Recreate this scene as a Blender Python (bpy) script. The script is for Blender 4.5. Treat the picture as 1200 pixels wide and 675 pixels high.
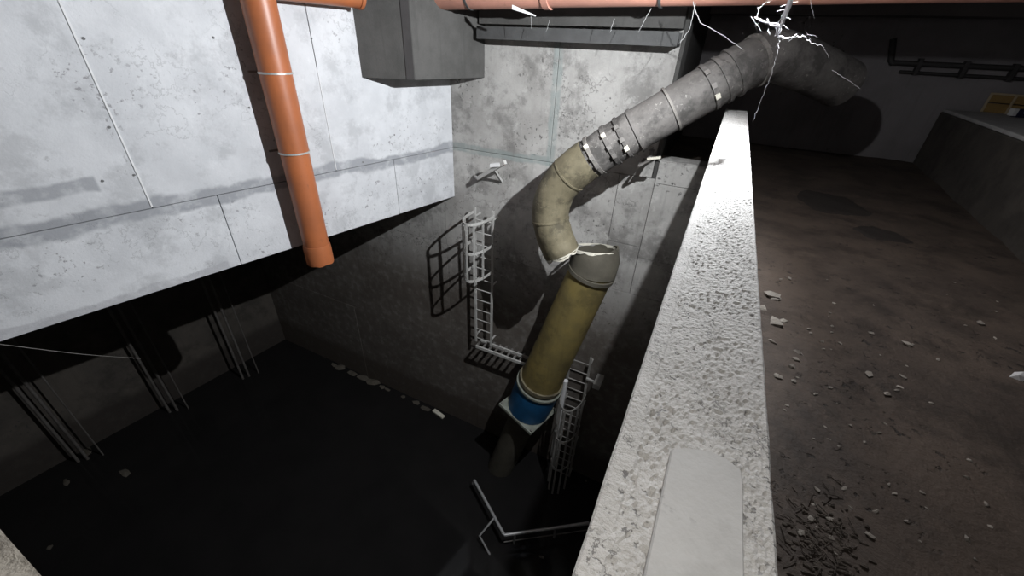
import bpy, bmesh, math, random
from mathutils import Vector, Matrix, noise
random.seed(7)
scene = bpy.context.scene
for o in list(bpy.data.objects): bpy.data.objects.remove(o)

# ------------------------------------------------------------------ camera
H = 0.65                     # one survey unit (camera height above the parapet) in metres
CAM = Vector((0, 0, 1.65))   # walkway floor is z = 0
F = 466.0
def _n(v): return v.normalized()
_dn = _n(Vector((565-600, 1100-337.5, F)))
_vp = _n(Vector((873-600, 60-337.5, F)))
_Y = _n(_vp - _dn*_vp.dot(_dn)); _Z = -_dn; _X = _Y.cross(_Z)
R = Matrix((_X, _Y, _Z))
cam_d = bpy.data.cameras.new('camera'); cam = bpy.data.objects.new('camera', cam_d)
scene.collection.objects.link(cam)
cam_d.sensor_width = 36; cam_d.lens = F/1200*36; cam_d.clip_start = .05
m = Matrix.Identity(4)
for i in range(3):
    m[i][0] = R[i][0]; m[i][1] = -R[i][1]; m[i][2] = -R[i][2]; m[i][3] = CAM[i]
cam.matrix_world = m
scene.camera = cam

# ------------------------------------------------------------------ world, lamp, exposure
w = bpy.data.worlds.new('world'); scene.world = w; w.use_nodes = True
w.node_tree.nodes['Background'].inputs[0].default_value = (.75, .72, .8, 1)
w.node_tree.nodes['Background'].inputs[1].default_value = .04
LAMP = Vector((.35*H, 5.85*H, CAM.z+1.05*H))
ld = bpy.data.lights.new('work_lamp', 'SPOT'); lo = bpy.data.objects.new('work_lamp', ld)
scene.collection.objects.link(lo); lo.location = LAMP
ld.energy = 1650; ld.spot_size = math.radians(180); ld.spot_blend = 1.0; ld.shadow_soft_size = .025
ld.color = (.94, .97, 1.0)
lo.rotation_euler = Vector((-.90, -.05, -.34)).to_track_quat('-Z', 'Y').to_euler()
# light leaving the same lamp sideways and behind its beam
sd_ = bpy.data.lights.new('work_lamp_spill', 'POINT'); so = bpy.data.objects.new('work_lamp_spill', sd_); scene.collection.objects.link(so)
so.location = LAMP; sd_.energy = 110; sd_.shadow_soft_size = .025; sd_.color = (.96, .97, 1)
# added fill light beside the lens, lifts the near parapet
pd = bpy.data.lights.new('camera_fill', 'POINT'); po = bpy.data.objects.new('camera_fill', pd); scene.collection.objects.link(po)
po.location = CAM + Vector((.02, -.01, .03)); pd.energy = 12; pd.shadow_soft_size = .005; pd.color = (1, .95, .88)
scene.view_settings.view_transform = 'Standard'; scene.view_settings.look = 'None'
scene.view_settings.gamma = 1; scene.view_settings.use_curve_mapping = False
scene.view_settings.exposure = 0.0

# ------------------------------------------------------------------ pixel helpers (1200 x 675 frame)
def ray(px, py): return R @ Vector((px-600, py-337.5, F))
def pZ(px, py, z): d = ray(px, py); return CAM + d*((z-CAM.z)/d.z)
def pY(px, py, y): d = ray(px, py); return CAM + d*((y-CAM.y)/d.y)
def hz(u): return CAM.z + u*H          # survey height -> metres
D = 10.5*H                             # inner face of the back wall
ZW = hz(-15)                           # water level
ZP = 1.0                               # parapet top
LA = Vector((-7.185*H, D, 0)); LD = Vector((2.015, 9.675, 0)).normalized(); LN = Vector((LD.y, -LD.x, 0))
def pL(px, py, off=0):                 # point on the (slightly turned) left wall, off = distance in front of it
    d = ray(px, py); t = (LN.dot(LA)+off-LN.dot(CAM))/LN.dot(d); return CAM + d*t
def lw(s, z, off=0): return Vector((LA.x, LA.y, 0)) + LD*s + LN*off + Vector((0, 0, z))

# ------------------------------------------------------------------ materials
def mat(name, c1, c2=None, rough=.85, metal=0, scale=3.0, bump=.25, pits=0.0, pitcol=(.05,.05,.05), bands=(), tint=0.0, streak=0.0, coat=0.0, fine=40.0, blotch=0.0, cracks=0.0, cs=1.3):
    c2 = c2 or tuple(x*.7 for x in c1)
    M = bpy.data.materials.new(name); M.use_nodes = True
    nt = M.node_tree; N = nt.nodes; L = nt.links
    b = N['Principled BSDF']; b.inputs['Roughness'].default_value = rough; b.inputs['Metallic'].default_value = metal
    if coat: b.inputs['Coat Weight'].default_value = coat
    geo = N.new('ShaderNodeNewGeometry')
    def nz(sc, det=5, vec=None, rgh=.6):
        n = N.new('ShaderNodeTexNoise'); n.inputs['Scale'].default_value = sc; n.inputs['Detail'].default_value = det
        n.inputs['Roughness'].default_value = rgh
        L.new(vec or geo.outputs['Position'], n.inputs['Vector']); return n.outputs['Fac']
    def mth(op, a, bb=None, clamp=False):
        x = N.new('ShaderNodeMath'); x.operation = op; x.use_clamp = clamp
        for i, v in enumerate((a, bb)):
            if v is None: continue
            if isinstance(v, (int, float)): x.inputs[i].default_value = v
            else: L.new(v, x.inputs[i])
        return x.outputs[0]
    def ss(v, lo_, hi_, a=0.0, z=1.0):
        r = N.new('ShaderNodeMapRange'); r.interpolation_type = 'SMOOTHSTEP'
        L.new(v, r.inputs[0]); r.inputs[1].default_value = lo_; r.inputs[2].default_value = hi_
        r.inputs[3].default_value = a; r.inputs[4].default_value = z; return r.outputs[0]
    def mix(f, a, c):
        x = N.new('ShaderNodeMix'); x.data_type = 'RGBA'
        if isinstance(f, (int, float)): x.inputs[0].default_value = f
        else: L.new(f, x.inputs[0])
        for i, v in ((6, a), (7, c)):
            if isinstance(v, tuple): x.inputs[i].default_value = (*v, 1)
            else: L.new(v, x.inputs[i])
        return x.outputs[2]
    big = nz(scale); fin = nz(fine, 4)
    f = mth('ADD', mth('MULTIPLY', ss(big, .32, .7), .75), mth('MULTIPLY', fin, .3), True)
    col = mix(f, c1, c2)
    if streak:
        mp = N.new('ShaderNodeMapping'); mp.inputs['Scale'].default_value = (5, 5, .35); L.new(geo.outputs['Position'], mp.inputs[0])
        col = mix(mth('MULTIPLY', ss(nz(2.2, 5, mp.outputs[0]), .5, .75), streak), col, tuple(x*.45 for x in c1))
    hgt = mth('ADD', mth('MULTIPLY', fin, .5), mth('MULTIPLY', nz(scale*4), .6))
    if pits:
        p = mth('MULTIPLY', ss(nz(scale*6+8, 3), .60, .68), ss(nz(scale*.8, 2), .62-.25*pits, .75-.2*pits))
        col = mix(p, col, pitcol); hgt = mth('SUBTRACT', hgt, mth('MULTIPLY', p, .6))
    if blotch:
        bl = mth('MULTIPLY', ss(nz(scale*.9+.37, 9, None, .7), .48, .62), blotch)
        col = mix(bl, col, tuple(x*.45 for x in c2))
        col = mix(mth('MULTIPLY', ss(nz(scale*2.3+1.9, 8, None, .7), .56, .66), blotch*.6), col, tuple(min(.8, x*1.25) for x in c1))
    if cracks:
        ck = mth('MULTIPLY', ss(mth('ABSOLUTE', mth('SUBTRACT', nz(cs, 6, None, .65), .5)), .002, .010, 1, 0), ss(nz(cs*.7+.11, 2), .48, .6))
        col = mix(mth('MULTIPLY', ck, cracks), col, tuple(x*.35 for x in c2)); hgt = mth('SUBTRACT', hgt, mth('MULTIPLY', ck, .5))
    sep = N.new('ShaderNodeSeparateXYZ'); L.new(geo.outputs['Position'], sep.inputs[0])
    for bd in bands:     # irregular stain or broad tone band along a line: axis, position, half width, colour, strength, wander, optional limit (axis, lo, hi)
        wob = mth('MULTIPLY', mth('SUBTRACT', nz(bd.get('ws', 1.3), 4), .5), bd['wander'])
        dist = mth('ABSOLUTE', mth('SUBTRACT', mth('ADD', sep.outputs[bd['axis']], wob), bd['pos']))
        k = ss(dist, bd['w']*.55, bd['w'], 1, 0)
        k = mth('MULTIPLY', k, ss(nz(5, 4), .3, .55, bd.get('mn', .35), 1))
        if 'lim' in bd:
            ax, a, z = bd['lim']
            k = mth('MULTIPLY', k, mth('MULTIPLY', ss(sep.outputs[ax], a-.03, a), ss(sep.outputs[ax], z, z+.03, 1, 0)))
        col = mix(mth('MULTIPLY', k, bd['k']), col, bd['col'])
    if tint:
        oi = N.new('ShaderNodeObjectInfo'); hs = N.new('ShaderNodeHueSaturation')
        r = N.new('ShaderNodeMapRange'); L.new(oi.outputs['Random'], r.inputs[0])
        r.inputs[3].default_value = 1-tint; r.inputs[4].default_value = 1+tint*.4
        L.new(r.outputs[0], hs.inputs['Value']); L.new(col, hs.inputs['Color']); col = hs.outputs[0]
    L.new(col, b.inputs['Base Color'])
    if bump:
        bm_ = N.new('ShaderNodeBump'); bm_.inputs['Strength'].default_value = bump; bm_.inputs['Distance'].default_value = .03
        L.new(hgt, bm_.inputs['Height']); L.new(bm_.outputs[0], b.inputs['Normal'])
    return M

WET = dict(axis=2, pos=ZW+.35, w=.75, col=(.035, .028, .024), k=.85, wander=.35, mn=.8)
M_left = mat('left_wall_concrete', (.62,.63,.65), (.49,.50,.52), scale=1.6, bump=.22, pits=.5, pitcol=(.30,.30,.31), tint=.08, blotch=.3, cracks=.28,
   bands=[dict(axis=2, pos=hz(-2.74), w=.13, col=(.27,.28,.30), k=.9, wander=.35, mn=.45),
          dict(axis=2, pos=hz(-2.2), w=.09, col=(.30,.31,.33), k=.85, wander=.2, lim=(1, 0.4, 1.75)),
          dict(axis=2, pos=hz(-4.22), w=.07, col=(.36,.36,.38), k=.7, wander=.22, lim=(1, -1, 2.6))])
M_seam = mat('seam_mortar', (.70,.70,.71), (.6,.6,.6), scale=6, bump=.3)
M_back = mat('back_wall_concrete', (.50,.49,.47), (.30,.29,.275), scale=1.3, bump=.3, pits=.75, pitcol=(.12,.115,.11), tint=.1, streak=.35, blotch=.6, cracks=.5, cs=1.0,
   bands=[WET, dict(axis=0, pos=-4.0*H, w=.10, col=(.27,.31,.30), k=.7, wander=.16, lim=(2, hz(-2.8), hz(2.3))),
          dict(axis=2, pos=hz(-2.72), w=.10, col=(.26,.30,.29), k=.75, wander=.2, lim=(0, -7.3*H, -4.0*H)),
          dict(axis=2, pos=ZW+2.1, w=4.1, col=(.085,.067,.053), k=.85, wander=1.6, mn=.75)])  # broad band, wall browner and darker towards the water
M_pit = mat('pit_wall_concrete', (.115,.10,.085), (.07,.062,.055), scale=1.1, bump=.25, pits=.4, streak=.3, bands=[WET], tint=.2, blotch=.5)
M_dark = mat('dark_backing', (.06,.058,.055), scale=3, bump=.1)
M_par = mat('parapet_concrete', (.70,.69,.67), (.58,.57,.55), scale=9, bump=.5, pits=.9, pitcol=(.24,.235,.23), fine=120, cracks=.8, cs=7)
M_patch = mat('patch_mortar', (.62,.62,.61), (.54,.54,.53), scale=5, bump=.1, pits=.25, pitcol=(.3,.3,.3), blotch=.15)
M_near = mat('near_wall_concrete', (.36,.33,.28), (.20,.18,.155), scale=7, bump=.5, pits=.5)
M_floor = mat('walkway_mud', (.125,.094,.073), (.06,.046,.038), rough=.75, scale=1.7, bump=.6, pits=.7, pitcol=(.03,.025,.022), fine=28, blotch=.55)
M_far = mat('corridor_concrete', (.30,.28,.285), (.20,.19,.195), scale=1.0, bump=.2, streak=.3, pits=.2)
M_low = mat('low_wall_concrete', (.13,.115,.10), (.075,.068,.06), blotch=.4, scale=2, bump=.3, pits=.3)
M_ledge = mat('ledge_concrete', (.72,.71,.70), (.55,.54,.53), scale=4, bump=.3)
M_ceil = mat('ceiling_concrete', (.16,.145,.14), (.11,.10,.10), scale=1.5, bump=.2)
M_orange = mat('orange_plastic', (.40,.125,.045), (.30,.10,.042), rough=.42, scale=2.2, bump=.03, pits=.15, pitcol=(.25,.09,.04), streak=.2)
M_rose = mat('faded_orange_plastic', (.56,.27,.20), (.42,.21,.16), rough=.5, scale=2.5, bump=.05, pits=.3, pitcol=(.3,.14,.1))
M_galv = mat('galvanised_steel', (.62,.62,.60), (.45,.45,.43), rough=.45, metal=.5, scale=8, bump=.1)
M_white = mat('pale_painted_steel', (.52,.52,.5), (.38,.37,.35), rough=.55, scale=8, bump=.1)
M_dull2 = mat('weathered_steel', (.38,.37,.35), (.25,.24,.22), rough=.6, scale=6, bump=.1)
M_dull = mat('dull_steel', (.22,.21,.20), (.12,.11,.10), rough=.6, metal=.2, scale=6, bump=.1)
M_riser = mat('riser_steel', (.16,.15,.14), (.09,.08,.075), rough=.6, scale=6, bump=.1)
M_rail = mat('stainless_rail', (.55,.55,.55), (.40,.40,.40), rough=.4, metal=.3, scale=6, bump=.05)
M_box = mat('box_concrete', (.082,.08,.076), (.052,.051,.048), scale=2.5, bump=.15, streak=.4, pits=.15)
M_tray = mat('tray_steel', (.075,.077,.077), (.05,.05,.05), rough=.7, scale=4, bump=.1)
M_duct = mat('dusty_pipe', (.15,.14,.132), (.08,.075,.07), rough=.8, scale=3.2, bump=.3, pits=.6, pitcol=(.26,.25,.23), streak=.3, blotch=.7)
M_rib = mat('dusty_rib', (.24,.225,.205), (.14,.13,.12), scale=5, bump=.3, blotch=.5)
M_elbow = mat('muddy_pipe', (.19,.165,.105), (.11,.095,.06), rough=.7, scale=3.0, bump=.2, pits=.4, pitcol=(.27,.24,.17), streak=.35, blotch=.65)
M_olive = mat('olive_pipe', (.24,.185,.06), (.15,.12,.05), rough=.6, scale=2.2, bump=.12, pits=.3, pitcol=(.12,.10,.06), streak=.45, blotch=.45)
M_grime = mat('grimy_pipe', (.115,.105,.08), (.07,.063,.048), rough=.8, scale=3, bump=.3)
M_torn = mat('torn_edge', (.75,.72,.62), (.6,.57,.48), scale=10, bump=.3)
M_blue = mat('blue_sleeve', (.012,.10,.24), (.01,.06,.14), rough=.5, scale=3, bump=.1, pits=.3)
M_plate = mat('flange_plate', (.27,.29,.25), (.17,.18,.15), rough=.6, scale=4, bump=.2)
M_web = mat('cobweb', (.9,.9,.92), (.8,.8,.84), rough=.9, bump=0)
M_thread = mat('web_thread', (.4,.4,.4), rough=.9, bump=0)
M_stone = mat('pale_rubble', (.46,.42,.37), (.32,.29,.25), scale=9, bump=.4, tint=.4)
M_dirt = mat('dark_dirt', (.10,.08,.065), (.06,.05,.04), scale=8, bump=.6)
M_wetp = mat('wet_mud', (.04,.033,.028), (.03,.025,.022), rough=.8, scale=4, bump=.15)
M_float = mat('floating_scum', (.13,.115,.095), (.08,.07,.055), scale=8, bump=.4, tint=.3)
M_wood = mat('crate_wood', (.34,.22,.07), (.24,.15,.05), scale=6, bump=.2)
M_woodl = mat('crate_batten', (.48,.40,.27), (.38,.3,.19), scale=6, bump=.2)
M_navy = mat('navy_pack', (.02,.022,.06), (.02,.02,.045), rough=.4, bump=0)
M_wlab = mat('white_card', (.8,.8,.8), (.7,.7,.7), bump=0)
M_cond = mat('dark_conduit', (.05,.047,.047), (.035,.033,.033), rough=.6, bump=.1)
M_hole = mat('tie_hole_black', (.16,.16,.16), bump=0)
M_water = mat('black_water', (.018,.017,.017), (.014,.0135,.0135), rough=.06, scale=1.2, bump=.012, fine=6)
M_water.node_tree.nodes['Principled BSDF'].inputs['Specular IOR Level'].default_value = .15

# ------------------------------------------------------------------ mesh helpers
class MB:
    def __init__(s): s.v = []; s.f = []; s.smooth = []
    def _add(s, vs, fs, sm=False):
        o = len(s.v); s.v += [tuple(v) for v in vs]
        s.f += [tuple(i+o for i in f) for f in fs]; s.smooth += [sm]*len(fs)
    def hexa(s, p):         # 8 points: bottom ring then top ring
        s._add(p, [(3,2,1,0),(4,5,6,7),(0,1,5,4),(1,2,6,5),(2,3,7,6),(3,0,4,7)]); return s
    def box(s, a, b):
        (x0,y0,z0),(x1,y1,z1) = a, b
        return s.hexa([(x0,y0,z0),(x1,y0,z0),(x1,y1,z0),(x0,y1,z0),(x0,y0,z1),(x1,y0,z1),(x1,y1,z1),(x0,y1,z1)])
    def obox(s, c, ax, ay, az):   # centre and three half vectors
        c = Vector(c); return s.hexa([c-ax-ay-az, c+ax-ay-az, c+ax+ay-az, c-ax+ay-az, c-ax-ay+az, c+ax-ay+az, c+ax+ay+az, c-ax+ay+az])
    def bar(s, a, b, wdt, hgt, up=Vector((0,0,1))):
        a = Vector(a); b = Vector(b); d = (b-a).normalized()
        sd = d.cross(up)
        if sd.length < 1e-3: sd = d.cross(Vector((0,1,0)))
        sd.normalize(); u = sd.cross(d).normalized()
        return s.obox((a+b)/2, (b-a)/2, sd*wdt/2, u*hgt/2)
    def tube(s, path, r, seg=16, caps=True, rin=None, jag=0, wob=0):
        P = [Vector(p) for p in path]; n = len(P)
        rr = r if isinstance(r, (list, tuple)) else [r]*n
        T = [(P[min(i+1,n-1)]-P[max(i-1,0)]).normalized() for i in range(n)]
        u = T[0].cross(Vector((0,0,1)))
        if u.length < .05: u = T[0].cross(Vector((0,1,0)))
        u.normalize(); rings = []
        def emit(scale_in, rev):
            nonlocal u
            uu = u.copy(); vs = []
            for i in range(n):
                uu = (uu - T[i]*uu.dot(T[i])).normalized(); vv = T[i].cross(uu)
                for k in range(seg):
                    a = 2*math.pi*k/seg
                    rad = (rr[i] if scale_in is None else rr[i]-scale_in)
                    if wob: rad *= 1 + wob*noise.noise(Vector((math.cos(a)*1.5, math.sin(a)*1.5, i*.35)))
                    p = P[i] + (uu*math.cos(a)+vv*math.sin(a))*rad
                    if jag and i == 0:
                        p += T[i]*(jag*noise.noise(Vector((math.cos(a)*3+i, math.sin(a)*3, .3))))
                    vs.append(p)
            fs = []
            for i in range(n-1):
                for k in range(seg):
                    q = (i*seg+k, i*seg+(k+1)%seg, (i+1)*seg+(k+1)%seg, (i+1)*seg+k)
                    fs.append(q[::-1] if rev else q)
            return vs, fs
        vs, fs = emit(None, False)
        if rin is None:
            if caps: fs += [tuple(range(seg))[::-1], tuple((n-1)*seg+k for k in range(seg))]
            s._add(vs, fs, True)
        else:
            v2, f2 = emit(rin, True); o = len(vs)
            f2 = [tuple(i+o for i in f) for f in f2]
            for k in range(seg):
                k2 = (k+1) % seg
                f2.append((k2, k, o+k, o+k2)); e = (n-1)*seg
                f2.append((e+k, e+k2, o+e+k2, o+e+k))
            s._add(vs+v2, fs+f2, True)
        return s
    def blob(s, c, r, seed=0, sub=1, amp=.35):
        b = bmesh.new(); bmesh.ops.create_icosphere(b, subdivisions=sub, radius=1)
        vs = []
        for v in b.verts:
            k = 1+amp*noise.noise(v.co*1.4+Vector((seed*3.1, seed*1.7, 0)))*2
            vs.append(Vector((v.co.x*r[0]*k, v.co.y*r[1]*k, v.co.z*r[2]*k))+Vector(c))
        s._add(vs, [tuple(v.index for v in f.verts) for f in b.faces]); b.free(); return s
    def build(s, name, material, parent=None, origin=None, bevel=0, sharp=None):
        me = bpy.data.meshes.new(name)
        if parent is not None: origin = Vector(parent['_o'])
        elif origin is None:
            xs, ys, zs = zip(*s.v); origin = Vector(((min(xs)+max(xs))/2, (min(ys)+max(ys))/2, min(zs)))
        o3 = Vector(origin)
        me.from_pydata([tuple(Vector(v)-o3) for v in s.v], [], s.f); me.update()
        me.polygons.foreach_set('use_smooth', s.smooth)
        b = bmesh.new(); b.from_mesh(me); bmesh.ops.recalc_face_normals(b, faces=b.faces); b.to_mesh(me); b.free()
        if any(s.smooth): me.set_sharp_from_angle(angle=math.radians(50))
        me.materials.append(material)
        o = bpy.data.objects.new(name, me); scene.collection.objects.link(o)
        if parent is None: o.location = o3
        else: o.parent = parent
        o['_o'] = tuple(o3)
        if bevel:
            md = o.modifiers.new('bevel', 'BEVEL'); md.width = bevel; md.segments = 2; md.limit_method = 'ANGLE'
        return o
def tag(o, label, cat, group=None, kind=None):
    o['label'] = label; o['category'] = cat
    if group: o['group'] = group
    if kind: o['kind'] = kind
    return o
def thing(name, origin, label, cat, group=None):
    e = bpy.data.objects.new(name, None); scene.collection.objects.link(e)
    e.location = origin; e['_o'] = tuple(origin); e.empty_display_size = .1
    return tag(e, label, cat, group)
def struct(o, label, cat='wall'):
    o['kind'] = 'structure'; return tag(o, label, cat)
def smooth_path(pts, n=8):
    P = [Vector(p) for p in pts]; P = [P[0]*2-P[1]]+P+[P[-1]*2-P[-2]]; out = []
    for i in range(1, len(P)-2):
        for k in range(n):
            t = k/n; a, b, c, d = P[i-1], P[i], P[i+1], P[i+2]
            out.append(.5*((2*b)+(c-a)*t+(2*a-5*b+4*c-d)*t*t+(3*b-a-3*c+d)*t**3))
    out.append(P[-2]); return out
def ring(path_c, axis, r, wdt, seg=28, thick=None):
    c = Vector(path_c); a = Vector(axis).normalized()
    return MB().tube([c-a*wdt/2, c+a*wdt/2], r, seg, rin=thick or r*.12)

# ------------------------------------------------------------------ structure
ZB = hz(-4.274)                        # lower edge of the left wall
TOP = hz(2.2)
GAP = .004
# left wall: backing slab and cast panels
b = MB(); p0, p1 = lw(-13*H*1.3, 0), lw(0.0, 0)
def slab_l(s0, s1, z0, z1, o0, o1):
    q = []
    for z in (z0, z1): q += [lw(s0, z, o0), lw(s1, z, o0), lw(s1, z, o1), lw(s0, z, o1)]
    return q
WL = MB().hexa(slab_l(-9.6, 0, ZB+.004, TOP, -.30, -.03)).build('wall_left', M_dark)
struct(WL, 'pale concrete upper wall hanging over the flooded pit')
zj = hz(-2.74)
ups = [-9.6, -7.42*H, -3.86*H, 0]; los = [-9.6, -6.4*H, -2.2*H, 0]
for row, (z0, z1) in ((ups, (zj+GAP, TOP)), (los, (ZB, zj-GAP))):
    for i in range(len(row)-1):
        MB().hexa(slab_l(row[i]+GAP, row[i+1]-GAP, z0, z1, -.05, random.uniform(-.004, .004))).build('panel', M_left, WL, bevel=.004)
MB().hexa(slab_l(-7.42*H-.008, -7.42*H+.008, zj+.02, TOP, -.03, .008)).build('seam', M_seam, WL)
MB().hexa(slab_l(-3.86*H-.005, -3.86*H+.005, zj+.02, hz(-.6), -.03, .006)).build('seam', M_seam, WL)
for px, py in ((98,45),(128,149),(365,45),(250,44),(292,126),(157,205),(462,158),(120,212),(425,190)):
    c = pL(px, py, .0)
    MB().tube([c+LN*.006, c-LN*.03], [.013, .009], 10).build('tie_hole', M_hole, WL)

# back wall: backing and panels
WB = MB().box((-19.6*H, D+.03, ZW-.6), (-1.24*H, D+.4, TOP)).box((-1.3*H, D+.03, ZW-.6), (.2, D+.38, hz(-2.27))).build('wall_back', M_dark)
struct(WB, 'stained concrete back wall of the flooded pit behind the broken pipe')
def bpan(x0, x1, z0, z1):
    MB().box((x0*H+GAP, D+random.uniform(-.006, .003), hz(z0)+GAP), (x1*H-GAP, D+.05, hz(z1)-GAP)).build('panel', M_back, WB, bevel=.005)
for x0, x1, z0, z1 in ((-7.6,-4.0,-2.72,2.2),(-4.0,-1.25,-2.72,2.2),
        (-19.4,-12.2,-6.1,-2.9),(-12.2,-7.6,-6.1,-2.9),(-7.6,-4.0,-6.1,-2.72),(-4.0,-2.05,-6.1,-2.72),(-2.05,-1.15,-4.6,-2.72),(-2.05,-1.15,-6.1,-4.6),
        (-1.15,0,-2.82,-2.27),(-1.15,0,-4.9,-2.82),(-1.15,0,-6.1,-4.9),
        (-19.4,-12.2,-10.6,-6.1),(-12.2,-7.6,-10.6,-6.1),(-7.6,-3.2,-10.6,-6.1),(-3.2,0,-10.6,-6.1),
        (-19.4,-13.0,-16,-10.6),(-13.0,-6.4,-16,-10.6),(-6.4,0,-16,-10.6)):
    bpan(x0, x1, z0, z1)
# cap on the low stretch of the back wall under the pipe
MB().box((-1.24*H, D, hz(-2.27)), (-.005, D+.38, hz(-2.25))).build('coping', M_back, WB)
MB().box((-1.25*H, D-.02, hz(-2.25)), (-1.25*H+.05, D+.5, TOP)).build('jamb', M_box, WB)

# far side of the pit, under the left wall
def pitx(y): return (-20.25+.0905*(y/H+.2))*H
q = []
for z in (ZW-.6, hz(-2.9)):
    q += [(pitx(-1.2), -1.2, z), (pitx(D), D, z), (pitx(D)-.3, D, z), (pitx(-1.2)-.3, -1.2, z)]
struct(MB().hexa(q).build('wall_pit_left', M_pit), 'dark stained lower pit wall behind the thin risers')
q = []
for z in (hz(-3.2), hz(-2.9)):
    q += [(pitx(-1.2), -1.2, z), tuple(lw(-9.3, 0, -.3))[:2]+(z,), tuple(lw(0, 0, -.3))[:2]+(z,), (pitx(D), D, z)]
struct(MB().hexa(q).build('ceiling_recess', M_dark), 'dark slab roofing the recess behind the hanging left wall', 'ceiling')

# parapet: rough cast top, real relief
PX0, PX1 = -.035*H, .385*H
def parapet():
    nx, ny = 60, 1000; y0, y1 = -1.19, D
    vs = []; fs = []
    for j in range(ny+1):
        y = y0+(y1-y0)*j/ny
        for i in range(nx+1):
            x = PX0+(PX1-PX0)*i/nx
            e = min(i, nx-i)
            z = 0
            rg = .0018*noise.noise(Vector((x*30, y*30, 0)))+.0028*noise.noise(Vector((x*110, y*95, 3)))+.0014*noise.noise(Vector((x*230, y*190, 6)))
            pit = max(0, noise.noise(Vector((x*95, y*70, 9)))-.2)*.022*max(0, .6+noise.noise(Vector((x*9, y*7, 4))))
            smooth_l = max(0, min(1, (x-PX0-.03-.012*noise.noise(Vector((y*6, 0, 0))))/.02))
            k = smooth_l*(1 if e > 2 else .3)
            z = (rg-pit)*k - (.004 if smooth_l > .5 else 0)
            if e == 0: z -= .005
            xx = x + (.0015*noise.noise(Vector((y*9, i, 0))) if e == 0 else 0)
            vs.append((xx, y, ZP+z))
    w_ = nx+1
    for j in range(ny):
        for i in range(nx): fs.append((j*w_+i, j*w_+i+1, (j+1)*w_+i+1, (j+1)*w_+i))
    o = len(vs)
    for j in range(ny+1):
        y = y0+(y1-y0)*j/ny; vs += [(PX0, y, ZW-.6), (PX1, y, ZW-.6)]
    for j in range(ny):
        fs.append((j*w_, (j+1)*w_, o+2*(j+1), o+2*j)); fs.append((j*w_+nx, o+2*j+1, o+2*(j+1)+1, (j+1)*w_+nx))
    fs.append(tuple(range(0, nx+1)) + (o+1, o))
    e = ny*w_; fs.append(tuple(e+i for i in range(nx, -1, -1)) + (o+2*ny, o+2*ny+1))
    b = MB(); b._add(vs, fs, False); return b
WP = parapet().build('wall_parapet', M_par)
struct(WP, 'rough white concrete parapet between flooded pit and muddy walkway')
# smooth mortar patch, slightly proud, rounded far corner
def patch():
    ctrl = [(750,690),(785,531),(800,529),(830,533),(850,543),(866,556),(868,570),(869,690)]
    pts = [pZ(x, y, ZP) for x, y in ctrl]
    n = len(pts); b = MB()
    c = sum(pts, Vector())/n
    vs = [(p.x, p.y, ZP-.012) for p in pts] + [(p.x, p.y, ZP+.010) for p in pts] + [((p.x-c.x)*.96+c.x, (p.y-c.y)*.97+c.y, ZP+.014) for p in pts]
    fs = []
    for k in range(2):
        for i in range(n): fs.append((k*n+i, k*n+(i+1)%n, (k+1)*n+(i+1)%n, (k+1)*n+i))
    fs.append(tuple(2*n+i for i in range(n))); fs.append(tuple(range(n))[::-1]); b._add(vs, fs); return b
pt = patch().build('mortar_patch', M_patch, WP); pt['label'] = 'smooth grey mortar patch on the rough parapet top'

# near parapet and near pit wall
def near():
    nx = 120; x0, x1 = pitx(-.2)-.2, PX0-.001; ye = -.076*H
    vs = []; fs = []
    prof = [(-.9, 0), (-.3, .01), (-.18, 0), (-.09, .012), (-.03, .006), (0, -.008)]
    for i in range(nx+1):
        x = x0+(x1-x0)*i/nx
        for k, (dy, dz) in enumerate(prof):
            vs.append((x, ye+dy+(.006*noise.noise(Vector((x*6, k, 0))) if k == 5 else 0), ZP+dz*.4-.012+.008*noise.noise(Vector((x*8, k*2.3, 1)))))
        vs.append((x, ye-.10, ZP-.13)); vs.append((x, ye-.16, ZP-.3)); vs.append((x, ye-.9, ZP-.3))
    w_ = 9
    for i in range(nx):
        for k in range(9): fs.append((i*w_+k, i*w_+(k+1)%9, (i+1)*w_+(k+1)%9, (i+1)*w_+k))
    fs.append(tuple(range(9))[::-1]); fs.append(tuple(nx*w_+k for k in range(9)))
    b = MB(); b._add(vs, fs); return b
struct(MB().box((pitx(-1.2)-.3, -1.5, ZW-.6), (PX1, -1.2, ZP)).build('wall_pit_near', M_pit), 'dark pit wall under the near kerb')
struct(near().build('wall_near', M_near), 'brown chipped concrete kerb along the near side of the pit')

# walkway floor with gentle relief, corridor and far walls
FX1 = 9.0; FY1 = 16.5*H
def fz(x, y):
    z = .02*noise.noise(Vector((x*1.2, y*1.2, 0)))+.012*noise.noise(Vector((x*4, y*4, 2)))+.006*noise.noise(Vector((x*13, y*13, 5)))
    return z + .05*max(0, 1-(x-PX1)/.22)*(.6+.5*noise.noise(Vector((y*2.3, 1, 0)))) - .012
def floor():
    nx, ny = 110, 140; x0, x1, y0, y1 = PX1-.01, FX1, -1.2, FY1
    vs = []; fs = []
    for j in range(ny+1):
        for i in range(nx+1):
            x = x0+(x1-x0)*(i/nx)**1.6; y = y0+(y1-y0)*j/ny
            vs.append((x, y, fz(x, y)))
    w_ = nx+1
    for j in range(ny):
        for i in range(nx): fs.append((j*w_+i, j*w_+i+1, (j+1)*w_+i+1, (j+1)*w_+i))
    b = MB(); b._add(vs, fs, True); b.box((x0, y0, -.5), (x1, y1, -.1)); return b
struct(floor().build('floor', M_floor), 'dark brown muddy walkway floor strewn with rubble', 'floor')
struct(MB().box((-1.25*H+.0, D+.38, -.5), (PX1, FY1, -.02)).build('floor_corridor', M_floor), 'dark floor of the corridor behind the low back wall', 'floor')
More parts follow.
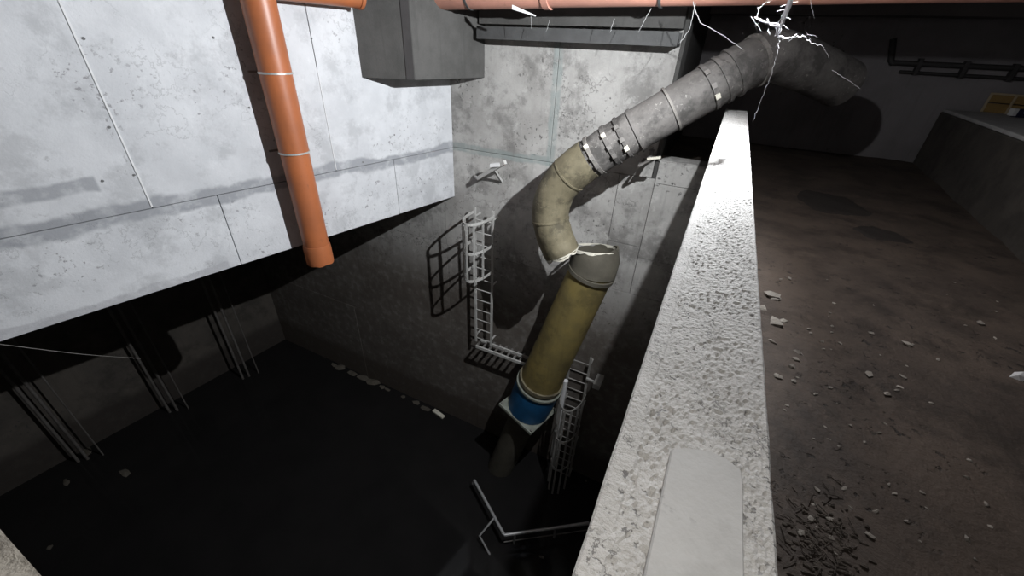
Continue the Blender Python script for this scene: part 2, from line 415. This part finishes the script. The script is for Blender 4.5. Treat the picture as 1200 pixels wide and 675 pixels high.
struct(MB().box((-1.6, FY1, -.5), (FX1, FY1+.3, TOP)).build('wall_far', M_far), 'dim grey concrete wall at the far end of the walkway')
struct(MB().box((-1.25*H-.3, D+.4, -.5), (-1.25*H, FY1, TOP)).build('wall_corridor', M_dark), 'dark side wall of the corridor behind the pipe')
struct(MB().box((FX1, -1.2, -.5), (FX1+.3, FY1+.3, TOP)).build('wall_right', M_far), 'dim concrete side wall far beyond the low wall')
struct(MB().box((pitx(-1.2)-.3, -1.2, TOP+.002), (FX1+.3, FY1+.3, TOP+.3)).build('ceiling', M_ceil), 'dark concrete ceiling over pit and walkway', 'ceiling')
# ceiling beam at the far wall and over the back wall
struct(MB().box((-1.6, FY1-.5, hz(1.05)), (FX1, FY1, TOP)).build('trim_1', M_ceil), 'deep dark beam along the top of the far wall', 'beam')
struct(MB().box((-6.05*H, D-.22, hz(.42)), (-1.25*H, D, TOP)).build('trim_2', M_box), 'dark concrete beam along the top of the back wall', 'beam')

# low wall right of the walkway
def lowx(y): return (5.41+.0864*(y/H-16.4))*H
ZL = hz(-1.06)
q = []
for z in (-.1, ZL-.05):
    q += [(lowx(2.0), 2.0, z), (lowx(FY1-.05), FY1-.05, z), (lowx(FY1-.05)+.9, FY1-.05, z), (lowx(2.0)+.9, 2.0, z)]
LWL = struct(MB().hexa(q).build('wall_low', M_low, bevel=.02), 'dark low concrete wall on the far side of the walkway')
q = []
for z in (ZL-.05, ZL):
    q += [(lowx(2.0)+.02, 2.0, z), (lowx(FY1-.06)+.02, FY1-.06, z), (lowx(FY1-.06)+.9, FY1-.06, z), (lowx(2.0)+.9, 2.0, z)]
MB().hexa(q).build('coping', M_ledge, LWL, bevel=.012)

# water
q = []
for z in (ZW-.25, ZW):
    q += [(pitx(-1.19)+.002, -1.19, z), (PX0-.002, -1.19, z), (PX0-.002, D-.008, z), (pitx(D)+.002, D-.008, z)]
wm = MB().hexa(q)
tag(wm.build('water', M_water), 'still black flood water filling the bottom of the pit', 'water', kind='stuff')

# ------------------------------------------------------------------ orange pipes and box
VS = -4.92*H; ROFF = .42*H; RV = .285*H
def lz(s_, z, off=ROFF): return lw(s_, z, off)
zend = hz(-4.62)
vp_ = thing('orange_drain_pipe', lz(VS, zend), 'orange plastic drain pipe clamped upright on the pale left wall with side branch', 'pipe')
MB().tube([lz(VS, z) for z in (hz(1.35), hz(.2), hz(-1.2), hz(-2.05))], RV, 32, caps=False).build('pipe_section', M_orange, vp_)
MB().tube([lz(VS, z) for z in (hz(-2.05), hz(-3), hz(-4.2))], RV*.97, 32, caps=False).build('pipe_section', M_orange, vp_)
MB().tube([lz(VS, zend), lz(VS, hz(-4.24)), lz(VS, hz(-4.15))], [RV*1.06, RV*1.06, RV*1.0], 32, rin=RV*.16, jag=.02).build('end_socket', M_orange, vp_)
for zc in (hz(-.62), hz(-2.06)):
    c = ring(lz(VS, zc), (0,0,1), RV*1.05, .022, 32, .012).build('clamp', M_galv, vp_)
    MB().bar(lz(VS, zc, 0), lz(VS, zc, ROFF-RV), .018, .018).bar(lz(VS-RV*1.2, zc, .04), lz(VS+RV*1.2, zc, .04), .02, .025).build('stand_off', M_dull, c)
# branch along the wall into the box
zbr = hz(.72); RB = .20*H
MB().tube([lz(VS+RV*.5, zbr), lz(VS+.5*H, zbr), lz(-2.86*H, zbr)], RB, 24).build('branch', M_orange, vp_)
ring(lz(-2.92*H, zbr), LD, RB*1.12, .05, 24, .02).build('coupling', M_orange, vp_)

zb = hz(-.782); f0 = pL(424, 91); f1 = pZ(487, 94, zb); f2 = pZ(570, 91, zb); f2.y = D-.01
q = []
for z in (zb, TOP-.01): q += [(f0.x, f0.y, z), (f1.x, f1.y, z), (f2.x, f2.y-.005, z), (LA.x+.01, D-.005, z)]
bx = thing('pull_box', Vector((f1.x, f1.y, zb)), 'dark grey concrete box hanging in the corner above the pit', 'box')
MB().hexa(q).build('body', M_box, bx, bevel=.01)
dv = (f1-f0).normalized(); st = f1-dv*.13
MB().hexa([(*(st+v).xy, z) for z in (zb+.005, TOP-.01) for v in (Vector((0,0,0)), dv*.115, dv*.115+Vector((dv.y,-dv.x,0))*.012, Vector((dv.y,-dv.x,0))*.012)]).build('corner_strip', M_cond, bx)

RC = .34*H
a_ = pY(500, 12, 9.2*H); c_ = pY(1200, 4, 9.2*H); up = Vector((0,0,RC))
cp = thing('orange_main_pipe', a_+up, 'faded orange overhead pipe running from the dark box across the pit', 'pipe')
A0 = a_+up; C0 = c_+up; dd = (C0-A0)
MB().tube([A0-dd*.004, A0+dd*.3], RC, 32).build('pipe_section', M_rose, cp)
MB().tube([A0+dd*.3, A0+dd*1.6], RC*.96, 32).build('pipe_section', M_rose, cp)
ring(A0+dd*.3, dd, RC*1.06, .09, 32, .03).build('coupling', M_rose, cp)
for t in (.12, .52):
    h_ = ring(A0+dd*t, dd, RC*1.04, .03, 28, .012).build('hanger', M_tray, cp)
    p = A0+dd*t; MB().tube([p+Vector((0,0,RC)), Vector((p.x, p.y, TOP))], .008, 8).build('rod', M_tray, h_)
# white scrap hanging from the pipe
p0 = pY(600, 11, 8.7*H); p1 = pY(627, 19, 8.7*H)
tag(MB().hexa([p0, p0+Vector((0,.02,0)), p1+Vector((0,.02,0)), p1, p0+Vector((0,0,.05)), p0+Vector((0,.02,.05)), p1+Vector((0,.02,.012)), p1+Vector((0,0,.012))]).build('scrap', M_wlab),
    'white torn scrap stuck under the overhead orange pipe', 'scrap')

# steel tray along the top of the back wall
tr = thing('cable_tray', Vector((-3.6*H, D-.1, hz(.1))), 'dark steel cable tray along the top of the back wall', 'tray')
x0, x1 = -6.0*H, -1.27*H
MB().box((x0, D-.34, hz(.12)), (x1, D-.02, hz(.15))).build('tray_bed', M_tray, tr)
MB().box((x0, D-.35, hz(.10)), (x1, D-.335, hz(.36))).build('side_rail', M_tray, tr)
MB().box((x0, D-.02, hz(.10)), (x1, D-.008, hz(.36))).build('side_rail', M_tray, tr)
for k in range(3):
    y = D-.28+k*.09
    MB().tube([(x0+.02, y, hz(.2)), (x1-.02, y, hz(.2))], .022, 8).build('cable', M_cond, tr)

# ------------------------------------------------------------------ broken grey pipe
YP = lambda u: u*H
ctrl = [(659,297,8.9),(649,274,8.9),(645,250,8.92),(653,222,8.96),(676,197,8.97),(716,170,9.1),(770,138,9.3),(830,103,9.55),(876,76,9.8),(905,66,10.05),(932,73,10.4),(958,84,10.8),(986,98,11.3)]
path = smooth_path([pY(x, y, YP(u)) for x, y, u in ctrl], 7)
gp = thing('broken_pipe', path[45], 'dented grey pipe bending down over the pit, its lower end torn open', 'pipe')
RG = .45*H
n = len(path); cut = 7*4+3
MB().tube(path[:cut+1], [RG*1.02]*(cut+1), 36, rin=.025, jag=.05, wob=.03).build('elbow', M_elbow, gp)
MB().tube(path[cut:], [RG*(.97 if 1 else 1)]*(n-cut), 36, rin=.025, wob=.03).build('straight_run', M_duct, gp)
# torn pale lip
a = (path[1]-path[0]).normalized()
MB().tube([path[0]-a*.03, path[0]+a*.015], [RG*1.0, RG*1.035], 36, rin=.035, jag=.06).build('torn_lip', M_torn, gp)
for i, wd in ((12,.03),(26,.025),(32,.05),(35,.06),(37,.04),(39,.05),(44,.03),(49,.05),(51,.05),(53,.04),(58,.05)):
    ax = (path[i+1]-path[i-1])
    ring(path[i], ax, RG*(1.05 if i < cut else 1.035), wd, 36, .05).build('rib', M_elbow if i < cut else (M_rib, M_duct)[i % 2], gp)
for i in (32, 35, 37, 49):       # bolted lugs facing the walkway
    t = (path[i+1]-path[i-1]).normalized(); v = (CAM-path[i]).normalized(); v = (v-t*v.dot(t)).normalized(); u = t.cross(v)
    for k in (-.55, .05, .5):
        d = (v*math.cos(k)+u*math.sin(k)); MB().obox(path[i]+d*RG*1.04, t*.028, d*.02, d.cross(t)*.03).build('lug', M_torn if (i+int(k*10)) % 3 == 0 else M_dull, gp)
# support under the pipe
sp = pY(760, 188, 9.6*H); sw = pY(752, 176, D)
br = thing('pipe_bracket', sw, 'pale steel bracket arm holding the grey pipe off the back wall', 'bracket')
MB().bar(sp, Vector((sp.x-.05, D, sp.z+.02)), .05, .05).build('arm', M_dull, br)
MB().bar(sp+Vector((-.02,0,.02)), sp+Vector((.16,-.02,.07)), .05, .03).build('foot', M_torn, br)
MB().bar(sp+Vector((-.12,0,-.1)), sp+Vector((.03,0,.02)), .03, .03).bar(sp+Vector((-.12,0,-.1)), Vector((sp.x-.15, D, sp.z-.12)), .03, .03).build('strut', M_dull, br)

# ------------------------------------------------------------------ fallen olive pipe standing in the water
T = pY(695, 314, 9.5*H); B = pZ(587, 546, ZW)
ax = (B-T); L_ = ax.length; an = ax.normalized()
def at(t): return T+ax*t
fp = thing('fallen_pipe', B, 'olive pipe leaning in the flooded pit with blue sleeve and square flange', 'pipe')
r0, r1 = .60*H, .70*H
MB().tube([at(0), at(.15), at(.3), at(.47)], [r0, r0+.02, r0+.04, r1], 36, rin=.03).build('pipe_section', M_olive, fp)
hd = pY(697, 292, 9.6*H)
MB().tube([hd, (hd+at(0))/2+Vector((.02,0,.0)), at(.012)], [r0*1.03, r0*1.07, r0*1.08], 36, rin=.03, jag=.05, wob=.03).build('mitred_end', M_grime, fp)
a = (hd-at(0)).normalized()
MB().tube([hd-a*.015, hd+a*.02], [r0*1.045, r0*1.035], 36, rin=.03, jag=.05).build('torn_lip', M_torn, fp)
ring(at(.012), an, r0*1.1, .07, 36, .05).build('band', M_grime, fp)
ring(at(.455), an, r1*1.08, .09, 36, .06).build('coupling', M_elbow, fp)
ring(at(.475), an, r1*1.14, .05, 36, .06).build('coupling', M_plate, fp)
MB().tube([at(.48), at(.53), at(.60)], [r1*1.06, r1*1.1, r1*1.08], 36, rin=.05).build('sleeve', M_blue, fp)
sx = an.cross(Vector((0,1,0))).normalized(); sy = an.cross(sx).normalized()
ca = math.cos(.25); sa = math.sin(.25); sx, sy = sx*ca+sy*sa, sy*ca-sx*sa
MB().obox(at(.608), sx*r1*1.1, sy*r1*1.1, an*.035).build('flange_plate', M_plate, fp, bevel=.008)
for i, j in ((1,1),(1,-1),(-1,1),(-1,-1)):
    MB().tube([at(.598)+sx*r1*.98*i+sy*r1*.98*j, at(.615)+sx*r1*.98*i+sy*r1*.98*j], .03, 8).build('bolt', M_dull, fp)
MB().tube([at(.61), at(.8), at(1.02)], r0*.86, 32).build('stub', M_grime, fp)

# ------------------------------------------------------------------ caged ladders
def ladder(xl, xr, yl, ztop, zbot, cz0, cz1, nh, label, material, rad=.016):
    t = thing('caged_ladder', Vector(((xl+xr)/2, yl, zbot)), label, 'ladder')
    for x in (xl, xr): MB().bar((x, yl, zbot), (x, yl, ztop), .05, .03, Vector((0,1,0))).build('stringer', material, t)
    k = int((ztop-zbot-.1)/.28)
    for i in range(k+1):
        z = zbot+.12+i*.28; MB().tube([(xl, yl, z), (xr, yl, z)], rad*.8, 8).build('rung', material, t)
    n_ = max(2, int((ztop-zbot)/1.2))
    for i in range(n_+1):
        z = zbot+.2+(ztop-zbot-.4)*i/n_
        for x in (xl, xr): MB().bar((x, yl, z), (x, D-.008, z), .04, .012).build('wall_tie', material, t)
    cx = (xl+xr)/2; hw = (xr-xl)/2; dep = .66
    arc = [Vector((cx-hw*1.15*math.cos(a)*(1 if 0 < a < math.pi else 1), yl-dep*math.sin(a)**.75, 0)) for a in [math.pi*i/18 for i in range(19)]]
    for h in range(nh):
        z = cz0+(cz1-cz0)*h/(nh-1)
        b = MB()
        for i in range(18): b.bar(arc[i]+Vector((0,0,z)), arc[i+1]+Vector((0,0,z)), .012, .055)
        b.build('cage_hoop', material, t)
    for i in (3, 6, 9, 12, 15):
        p = arc[i]; MB().bar((p.x, p.y, cz0), (p.x, p.y, cz1), .045, .012, Vector((0,1,0))).build('cage_bar', material, t)
    return t
yl = 10.15*H
P1 = pY(557, 300, yl); P2 = pY(577, 300, yl)
ladder(P1.x, P2.x, yl, pY(577, 247, yl).z, pY(570, 404, yl).z, pY(556, 330, yl-.6).z, pY(556, 264, yl-.6).z, 3, 'pale caged ladder high on the back wall left of the broken pipe', M_white)
P1 = pY(667, 430, yl); P2 = pY(691, 430, yl)
ladder(P1.x, P2.x, yl, pY(680, 415, yl).z, ZW-.1, ZW-.05, pY(672, 478, yl-.5).z, 4, 'dull steel caged ladder dropping into the water right of the olive pipe', M_dull2)
# landing strip under the upper ladder
pz_ = pY(570, 403, yl).z-.06; lx0 = P1.x-.1
pl = thing('landing_frame', Vector((-3.2, yl, pz_)), 'narrow pale steel landing frame at the foot of the upper ladder', 'platform')
xa = pY(560, 400, yl-.05).x; xb = pY(618, 414, yl-.05).x
for y in (yl-.14, yl+.1): MB().bar((xa, y, pz_), (xb, y, pz_), .04, .07).build('edge_rail', M_white, pl)
for k in range(9):
    x = xa+(xb-xa)*k/8; MB().bar((x, yl-.13, pz_-.01), (x, D-.008, pz_-.01), .05, .03).build('cross_bar', M_dull, pl)
# long pale pole
q0 = pY(663, 446, 9.75*H); q1 = pY(647, 532, 9.75*H)
tag(MB().tube([q0, (q0+q1)/2, q1], .055, 14).build('steel_pole', M_wlab), 'straight pale steel pole leaning beside the lower caged ladder', 'pole')
c = pY(697, 449, yl-.05)
tag(MB().box((c.x-.02, c.y-.1, c.z-.07), (c.x+.13, D-.008, c.z+.06)).bar((c.x-.2, c.y, c.z+.05), (c.x+.05, c.y, c.z+.02), .05, .05).build('ladder_bracket', M_white, bevel=.008), 'pale steel bracket bolted across the lower caged ladder', 'bracket')

# ------------------------------------------------------------------ bracket on the back wall above the ladder
c = pY(574, 200, D); 
wb = thing('wall_bracket', Vector((c.x, D, c.z)), 'white steel angle bracket sticking out of the back wall corner', 'bracket')
e0 = pY(560, 209, D-.25); e1 = pY(592, 190, D-.42)
MB().bar(e0, e1, .07, .07).build('cross_arm', M_white, wb)
MB().bar((e0+e1)/2+Vector((.05,0,.03)), Vector((c.x+.1, D, c.z-.02)), .06, .06).build('arm', M_white, wb)
MB().bar((e0*.4+e1*.6), pY(588, 213, D-.02), .04, .04).build('strut', M_white, wb)
MB().bar(e0, pY(556, 206, D-.02), .04, .04).build('strut', M_white, wb)
MB().obox((e0*.3+e1*.7)+Vector((0,-.03,.05)), Vector((.10,0,.02)), Vector((0,.04,0)), Vector((0,0,.03))).build('plate', M_wlab, wb)

# ------------------------------------------------------------------ risers on the pit wall
for where, rods in (('on the pit wall farthest from the back wall', ((92,541,.034),(103,538,.034),(121,533,.018))),
                    ('in the middle set on the dark pit wall', ((199,483,.034),(208,481,.034),(221,479,.018))),
                    ('beside the corner with the back wall', ((285,444,.034),(292,441,.034),(303,437,.018)))):
    for px, py, rr in rods:
        p = pZ(px, py, ZW); x = max(p.x, pitx(p.y)+.1)
        kind = 'thicker steel riser of a close pair ' if rr > .03 else 'single thinner steel riser '
        tag(MB().tube([(x, p.y, ZW-.1), (x, p.y, hz(-8)), (x, p.y, hz(-3.21))], rr, 10).build('riser_pipe', M_riser), kind+where, 'pipe', 'thin risers along the pit wall')

# ------------------------------------------------------------------ drowned handrail
zr = ZW+.42
hr = thing('handrail', pZ(602, 640, ZW), 'bent steel handrail rising out of the black water', 'handrail')
A = pZ(556, 563, zr); Bc = pZ(591, 627, zr); C = pZ(690, 613, zr)
C.x = min(C.x, PX0-.05)
MB().tube([A, Bc], .035, 12).build('top_rail', M_rail, hr)
MB().tube([Bc, C], .035, 12).build('top_rail', M_rail, hr)
for p in (Bc+(C-Bc)*.12, Bc+(C-Bc)*.6): MB().tube([p, (p.x, p.y, ZW-.15)], .026, 10).build('post', M_rail, hr)
m_ = pZ(575, 606, zr)*.0+A+(Bc-A)*.7
k1 = pZ(562, 628, ZW+.25); k2 = pZ(574, 650, ZW-.02)
MB().tube([m_, k1, k2], .024, 10).build('bent_brace', M_rail, hr)
MB().tube([A, A+Vector((-.03,-.02,-.12))], .03, 10).build('end_stub', M_rail, hr)
low = Vector((0,0,-.30))
MB().tube([Bc+low, C+low], .014, 8).build('lower_rail', M_dull, hr)

# ------------------------------------------------------------------ floating scraps along the waterline
random.seed(3)
def scrap(px, py, r, label, group='scum clumps along the back wall', material=M_float, flat=.16):
    px += random.gauss(0, 2); py += random.gauss(0, 2.5); r *= random.uniform(.5, 1.3)
    p = pZ(px, py, ZW); p.y = min(p.y, D-.14); p.x = max(p.x, pitx(p.y)+.12)
    o = MB().blob((p.x, p.y, ZW+r*flat*1.1), (r*random.uniform(1,2), r*.8, r*flat), random.random()*9, 1, .4).build('floating_scrap', material)
    return tag(o, label, 'debris', group)
for px, py, r in ((397,421,.13),(407,425,.16),(418,432,.12),(428,437,.13),(441,446,.16),(449,448,.10),(462,455,.09),(474,462,.13),(488,470,.10),(500,478,.12)):
    scrap(px, py, r, 'pale clump of scum floating along the foot of the back wall')
for px, py, r in ((68,505,.10),(76,561,.06),(148,556,.09),(55,640,.05),(697,537,.04),(632,652,.07)):
    scrap(px, py, r, 'small scrap floating alone on the open black water', 'loose scraps on the water')
p = pZ(515, 486, ZW); tag(MB().bar(p+Vector((-.25,.05,.02)), p+Vector((.2,-.06,.05)), .12, .06).build('plank_end', M_torn, bevel=.01), 'short yellowish plank end floating by the back wall', 'plank')
# slack thin wire across the recess
a = pL(-4, 403, .02); bpt = pZ(165, 420, hz(-6.5))
wpath = smooth_path([a, a.lerp(bpt, .5)+Vector((0,0,-.03)), bpt], 6)
tag(MB().tube(wpath, .0028, 6).build('wire', M_dull2), 'thin pale wire hanging slack under the left wall edge', 'wire')

# ------------------------------------------------------------------ right side: conduit, crate, pack
cd = thing('wall_conduit', pY(1120, 75, FY1-.05), 'dark conduit run along the far wall of the walkway', 'conduit')
yf = FY1-.06
def yp(px, py): return pY(px, py, yf)
g0, g1, g2 = yp(1047, 45), yp(1044, 71), yp(1230, 82)
MB().tube([g0, g1, g1+Vector((.06,0,-.05))], .05, 10).build('riser', M_cond, cd)
MB().tube([g1+Vector((0,0,-.03)), g2], .045, 10).build('conduit_run', M_cond, cd)
MB().tube([g1+Vector((.2,0,-.17)), g2+Vector((0,0,-.15))], .03, 10).build('conduit_run', M_cond, cd)
for t in (.2, .5, .8):
    p = g1.lerp(g2, t); MB().box((p.x-.03, yf-.06, p.z-.2), (p.x+.03, FY1, p.z+.06)).build('saddle', M_cond, cd)

c0 = pZ(1150, 131, ZL); c1 = pZ(1215, 137, ZL)
u = (c1-c0); u.z = 0; wl = u.length; u.normalize(); v = Vector((-u.y, u.x, 0)); hgt = .30
cr = thing('crate', c0, 'yellow-brown open wooden crate on the ledge of the low wall', 'crate')
def cb(name, u0, u1, v0, v1, z0, z1, m_):
    q = []
    for z in (z0, z1): q += [c0+u*a_+v*b_+Vector((0,0,z)) for a_, b_ in ((u0,v0),(u1,v0),(u1,v1),(u0,v1))]
    MB().hexa(q).build(name, m_, cr, bevel=.003)
dp = .42
for k in range(2):
    cb('side_board', 0, wl, 0, .015, .01+k*.15, .145+k*.15, M_wood)
    cb('side_board', 0, wl, dp-.015, dp, .01+k*.15, .145+k*.15, M_wood)
    cb('end_board', 0, .015, .017, dp-.017, .01+k*.15, .145+k*.15, M_wood)
    cb('end_board', wl-.015, wl, .017, dp-.017, .01+k*.15, .145+k*.15, M_wood)
cb('bottom_board', .017, wl-.017, .017, dp-.017, .0, .012, M_wood)
for a_, b_ in ((-.02, -.02), (wl*.42, -.02), (wl-.02, -.02), (-.02, dp-.005)):
    cb('batten', a_, a_+.035, b_, b_+.018, 0, .305, M_woodl)
cb('top_rail', -.02, wl+.02, -.022, -.002, .28, .31, M_woodl)
b0 = pZ(1181, 137, ZL); uu = Vector((.93, .36, 0)); vv = Vector((-.36, .93, 0))
pk = thing('dark_pack', b0, 'navy carton with a white end standing before the wooden crate', 'carton')
MB().obox(b0+uu*.20+Vector((0,0,.065)), uu*.13, vv*.045, Vector((0,0,.062))).build('carton', M_navy, pk, bevel=.006)
MB().obox(b0+uu*.035+Vector((0,0,.075)), uu*.035, vv*.043, Vector((0,0,.055))).build('white_end', M_wlab, pk, bevel=.006)
MB().obox(b0+uu*.22-vv*.046+Vector((0,0,.085)), uu*.07, vv*.003, Vector((0,0,.022))).build('pale_label', mat('lilac_label', (.3,.3,.5), (.25,.25,.42), bump=0), pk)

# ------------------------------------------------------------------ rubble and wet patches on the walkway
random.seed(11)
def chip(px, py, r, label, group, flat=.45, m_=M_stone):
    p = pZ(px, py, .0)
    o = MB().blob((0,0,0), (r*random.uniform(.8,1.6), r*random.uniform(.6,1), r*flat), random.random()*9, 1, .45)
    rz = random.random()*6.3
    o.v = [(x*math.cos(rz)-y*math.sin(rz)+p.x, x*math.sin(rz)+y*math.cos(rz)+p.y, z+r*flat*.55+fz(p.x, p.y)) for x, y, z in o.v]
    return tag(o.build('rubble_chip', m_), label, 'rubble', group)
for px, py, r in ((903,346,.055),(909,350,.035),(908,378,.05),(918,376,.03),(893,360,.03)):
    chip(px, py, r, 'larger pale mortar chip lying at the foot of the parapet', 'mortar chips along the parapet foot')
chip(1195, 441, .055, 'rounded whitish stone lying alone on the dark mud', None, .6, M_wlab)
for px, py, r in ((1064,402,.03),(1152,376,.03),(1022,388,.02),(1019,436,.02),(1041,460,.025),(1060,440,.015),(926,325,.02),(936,412,.02),(934,420,.025),(929,428,.03),(948,385,.018),(905,400,.02),(976,380,.014),(1100,420,.014),(912,440,.02),(931,445,.02)):
    chip(px, py, r, 'small pale stone chip scattered on the muddy walkway', 'stone chips on the walkway')
for i in range(70):
    px = random.uniform(905, 1190) if i % 3 else random.uniform(905, 1000); py = random.uniform(320, 660)
    if px < 892+(py-132)*.05+6: continue
    chip(px, py, random.uniform(.006, .014), 'small pale stone chip scattered on the muddy walkway', 'stone chips on the walkway')
# dark litter heap near the parapet
bdirt = MB()
for i in range(140):
    px = random.gauss(968, 24); py = random.gauss(636, 26)
    p = pZ(px, py, 0)
    if p.x < PX1+.05: continue
    bdirt.blob((p.x, p.y, fz(p.x, p.y)+.003), (random.uniform(.005,.02), random.uniform(.004,.012), random.uniform(.003,.007)), i, 1, .4)
for i in range(90):
    px = random.gauss(962, 26); py = random.gauss(625, 32); p = pZ(px, py, .0); p.z = fz(p.x, p.y)+.006
    if p.x < PX1+.07: continue
    a = random.random()*6.3; l = random.uniform(.02, .07)
    bdirt.bar(p, p+Vector((math.cos(a)*l, math.sin(a)*l, random.uniform(-.01,.012))), .003, .003)
tag(bdirt.build('litter_heap', M_dirt), 'dark heap of twigs and dirt on the walkway mud', 'litter', kind='stuff')
def wet(px, py, rx, ry, label):
    c = pZ(px, py, 0); n_ = 40; b = MB(); vs = []; fs = []; K = 7
    for j in range(K+1):
        for i in range(n_):
            a = 2*math.pi*i/n_; q = (j+.15)/K*(1+.35*noise.noise(Vector((math.cos(a)*1.3+px, math.sin(a)*1.3, 0)))+.12*noise.noise(Vector((math.cos(a)*5, math.sin(a)*5, px))))
            x = c.x+rx*q*math.cos(a); y = c.y+ry*q*math.sin(a)
            vs.append((x, y, fz(x, y)+(.012 if j < K else -.004)))
    for j in range(K):
        for i in range(n_): fs.append((j*n_+i, j*n_+(i+1)%n_, (j+1)*n_+(i+1)%n_, (j+1)*n_+i))
    fs.append(tuple(range(n_))[::-1])
    b._add(vs, fs, True)
    tag(b.build('mud_puddle', M_wetp), label, 'puddle')
wet(973, 237, .42, .55, 'larger black wet patch on the walkway near the grey pipe')
wet(1033, 273, .26, .22, 'small black wet patch in the middle of the walkway')
# mortar fillet at the parapet foot
p = pZ(905, 500, 0)
tag(MB().hexa([(PX1+.004, p.y-.45, -.02),(PX1+.10, p.y-.3, -.02),(PX1+.12, p.y+.05, -.02),(PX1+.004, p.y+.35, -.02),
               (PX1+.004, p.y-.45, .10),(PX1+.05, p.y-.3, .05),(PX1+.06, p.y+.05, .05),(PX1+.004, p.y+.35, .10)]).build('mortar_fillet', M_low), 'grey mortar fillet smeared along the parapet foot', 'mortar')

# ------------------------------------------------------------------ cobweb near the lamp
random.seed(5)
wb_ = MB(); YW = 5.6*H
def strand(pts, r0_, r1_, jit=1.5, n_=7, y0=YW, dy=.0):
    P = []
    for i in range(len(pts)-1):
        for k in range(n_):
            t = k/n_; P.append((pts[i][0]*(1-t)+pts[i+1][0]*t+random.uniform(-jit,jit), pts[i][1]*(1-t)+pts[i+1][1]*t+random.uniform(-jit,jit)))
    P.append(pts[-1]); m_ = len(P)
    Q = [pY(x, y, y0+dy*i/m_) for i, (x, y) in enumerate(P)]
    wb_.tube(Q, [.6*(r0_+(r1_-r0_)*i/(m_-1)) for i in range(m_)], 5)
strand([(930,-70),(928,-4),(921,16),(915,30)], .034, .02, .5)
strand([(927,-4),(919,20),(914,36)], .014, .012, .8)
strand([(924,2),(917,18),(909,33),(913,44)], .006, .008, .8)
strand([(915,30),(905,30),(892,25),(884,20)], .007, .003, .8)
strand([(915,28),(900,26),(886,20),(889,10),(905,-2),(915,-8)], .003, .002)
strand([(915,30),(912,42),(918,46)], .007, .006)
strand([(918,46),(930,44),(940,42),(950,51),(962,52)], .008, .003, 2)
strand([(916,42),(926,47),(934,40)], .004, .004, 2)
strand([(914,42),(910,65),(906,82),(897,105),(888,128),(882,142)], .004, .0012, 1.2)
strand([(962,52),(966,58),(971,68)], .002, .0012)
strand([(948,-8),(951,8),(955,22)], .003, .001, .6)
strand([(915,30),(908,44),(911,34)], .004, .003)
strand([(975,82),(992,93),(1008,104)], .0016, .001, .5)
for i in range(14):
    x, y = random.gauss(914, 12), random.gauss(28, 14)
    strand([(x, y), (x+random.gauss(0,10), y+random.gauss(0,9))], .0012, .0008, .8)
tag(wb_.build('cobweb', M_web), 'bright dusty cobweb dangling over the far end of the parapet', 'cobweb', kind='stuff')
wb_ = MB()
YT = 9.6*H
strand([(812,2),(820,26),(850,43),(870,58)], .006, .004, .6, y0=8.6*H)
strand([(815,4),(808,35),(797,50)], .005, .003, .5, y0=8.6*H)
strand([(763,10),(748,38)], .004, .003, .4, y0=8.8*H)
strand([(644,24),(640,37)], .004, .003, .4, y0=9.2*H)
strand([(622,15),(623,34)], .004, .003, .4, y0=9.2*H)
strand([(720,22),(715,38)], .004, .003, .4, y0=9.2*H)
tag(wb_.build('cobweb', M_thread), 'grey spider threads sagging under the overhead orange pipe', 'cobweb', kind='stuff')
for o in bpy.data.objects:
    if '_o' in o: del o['_o']
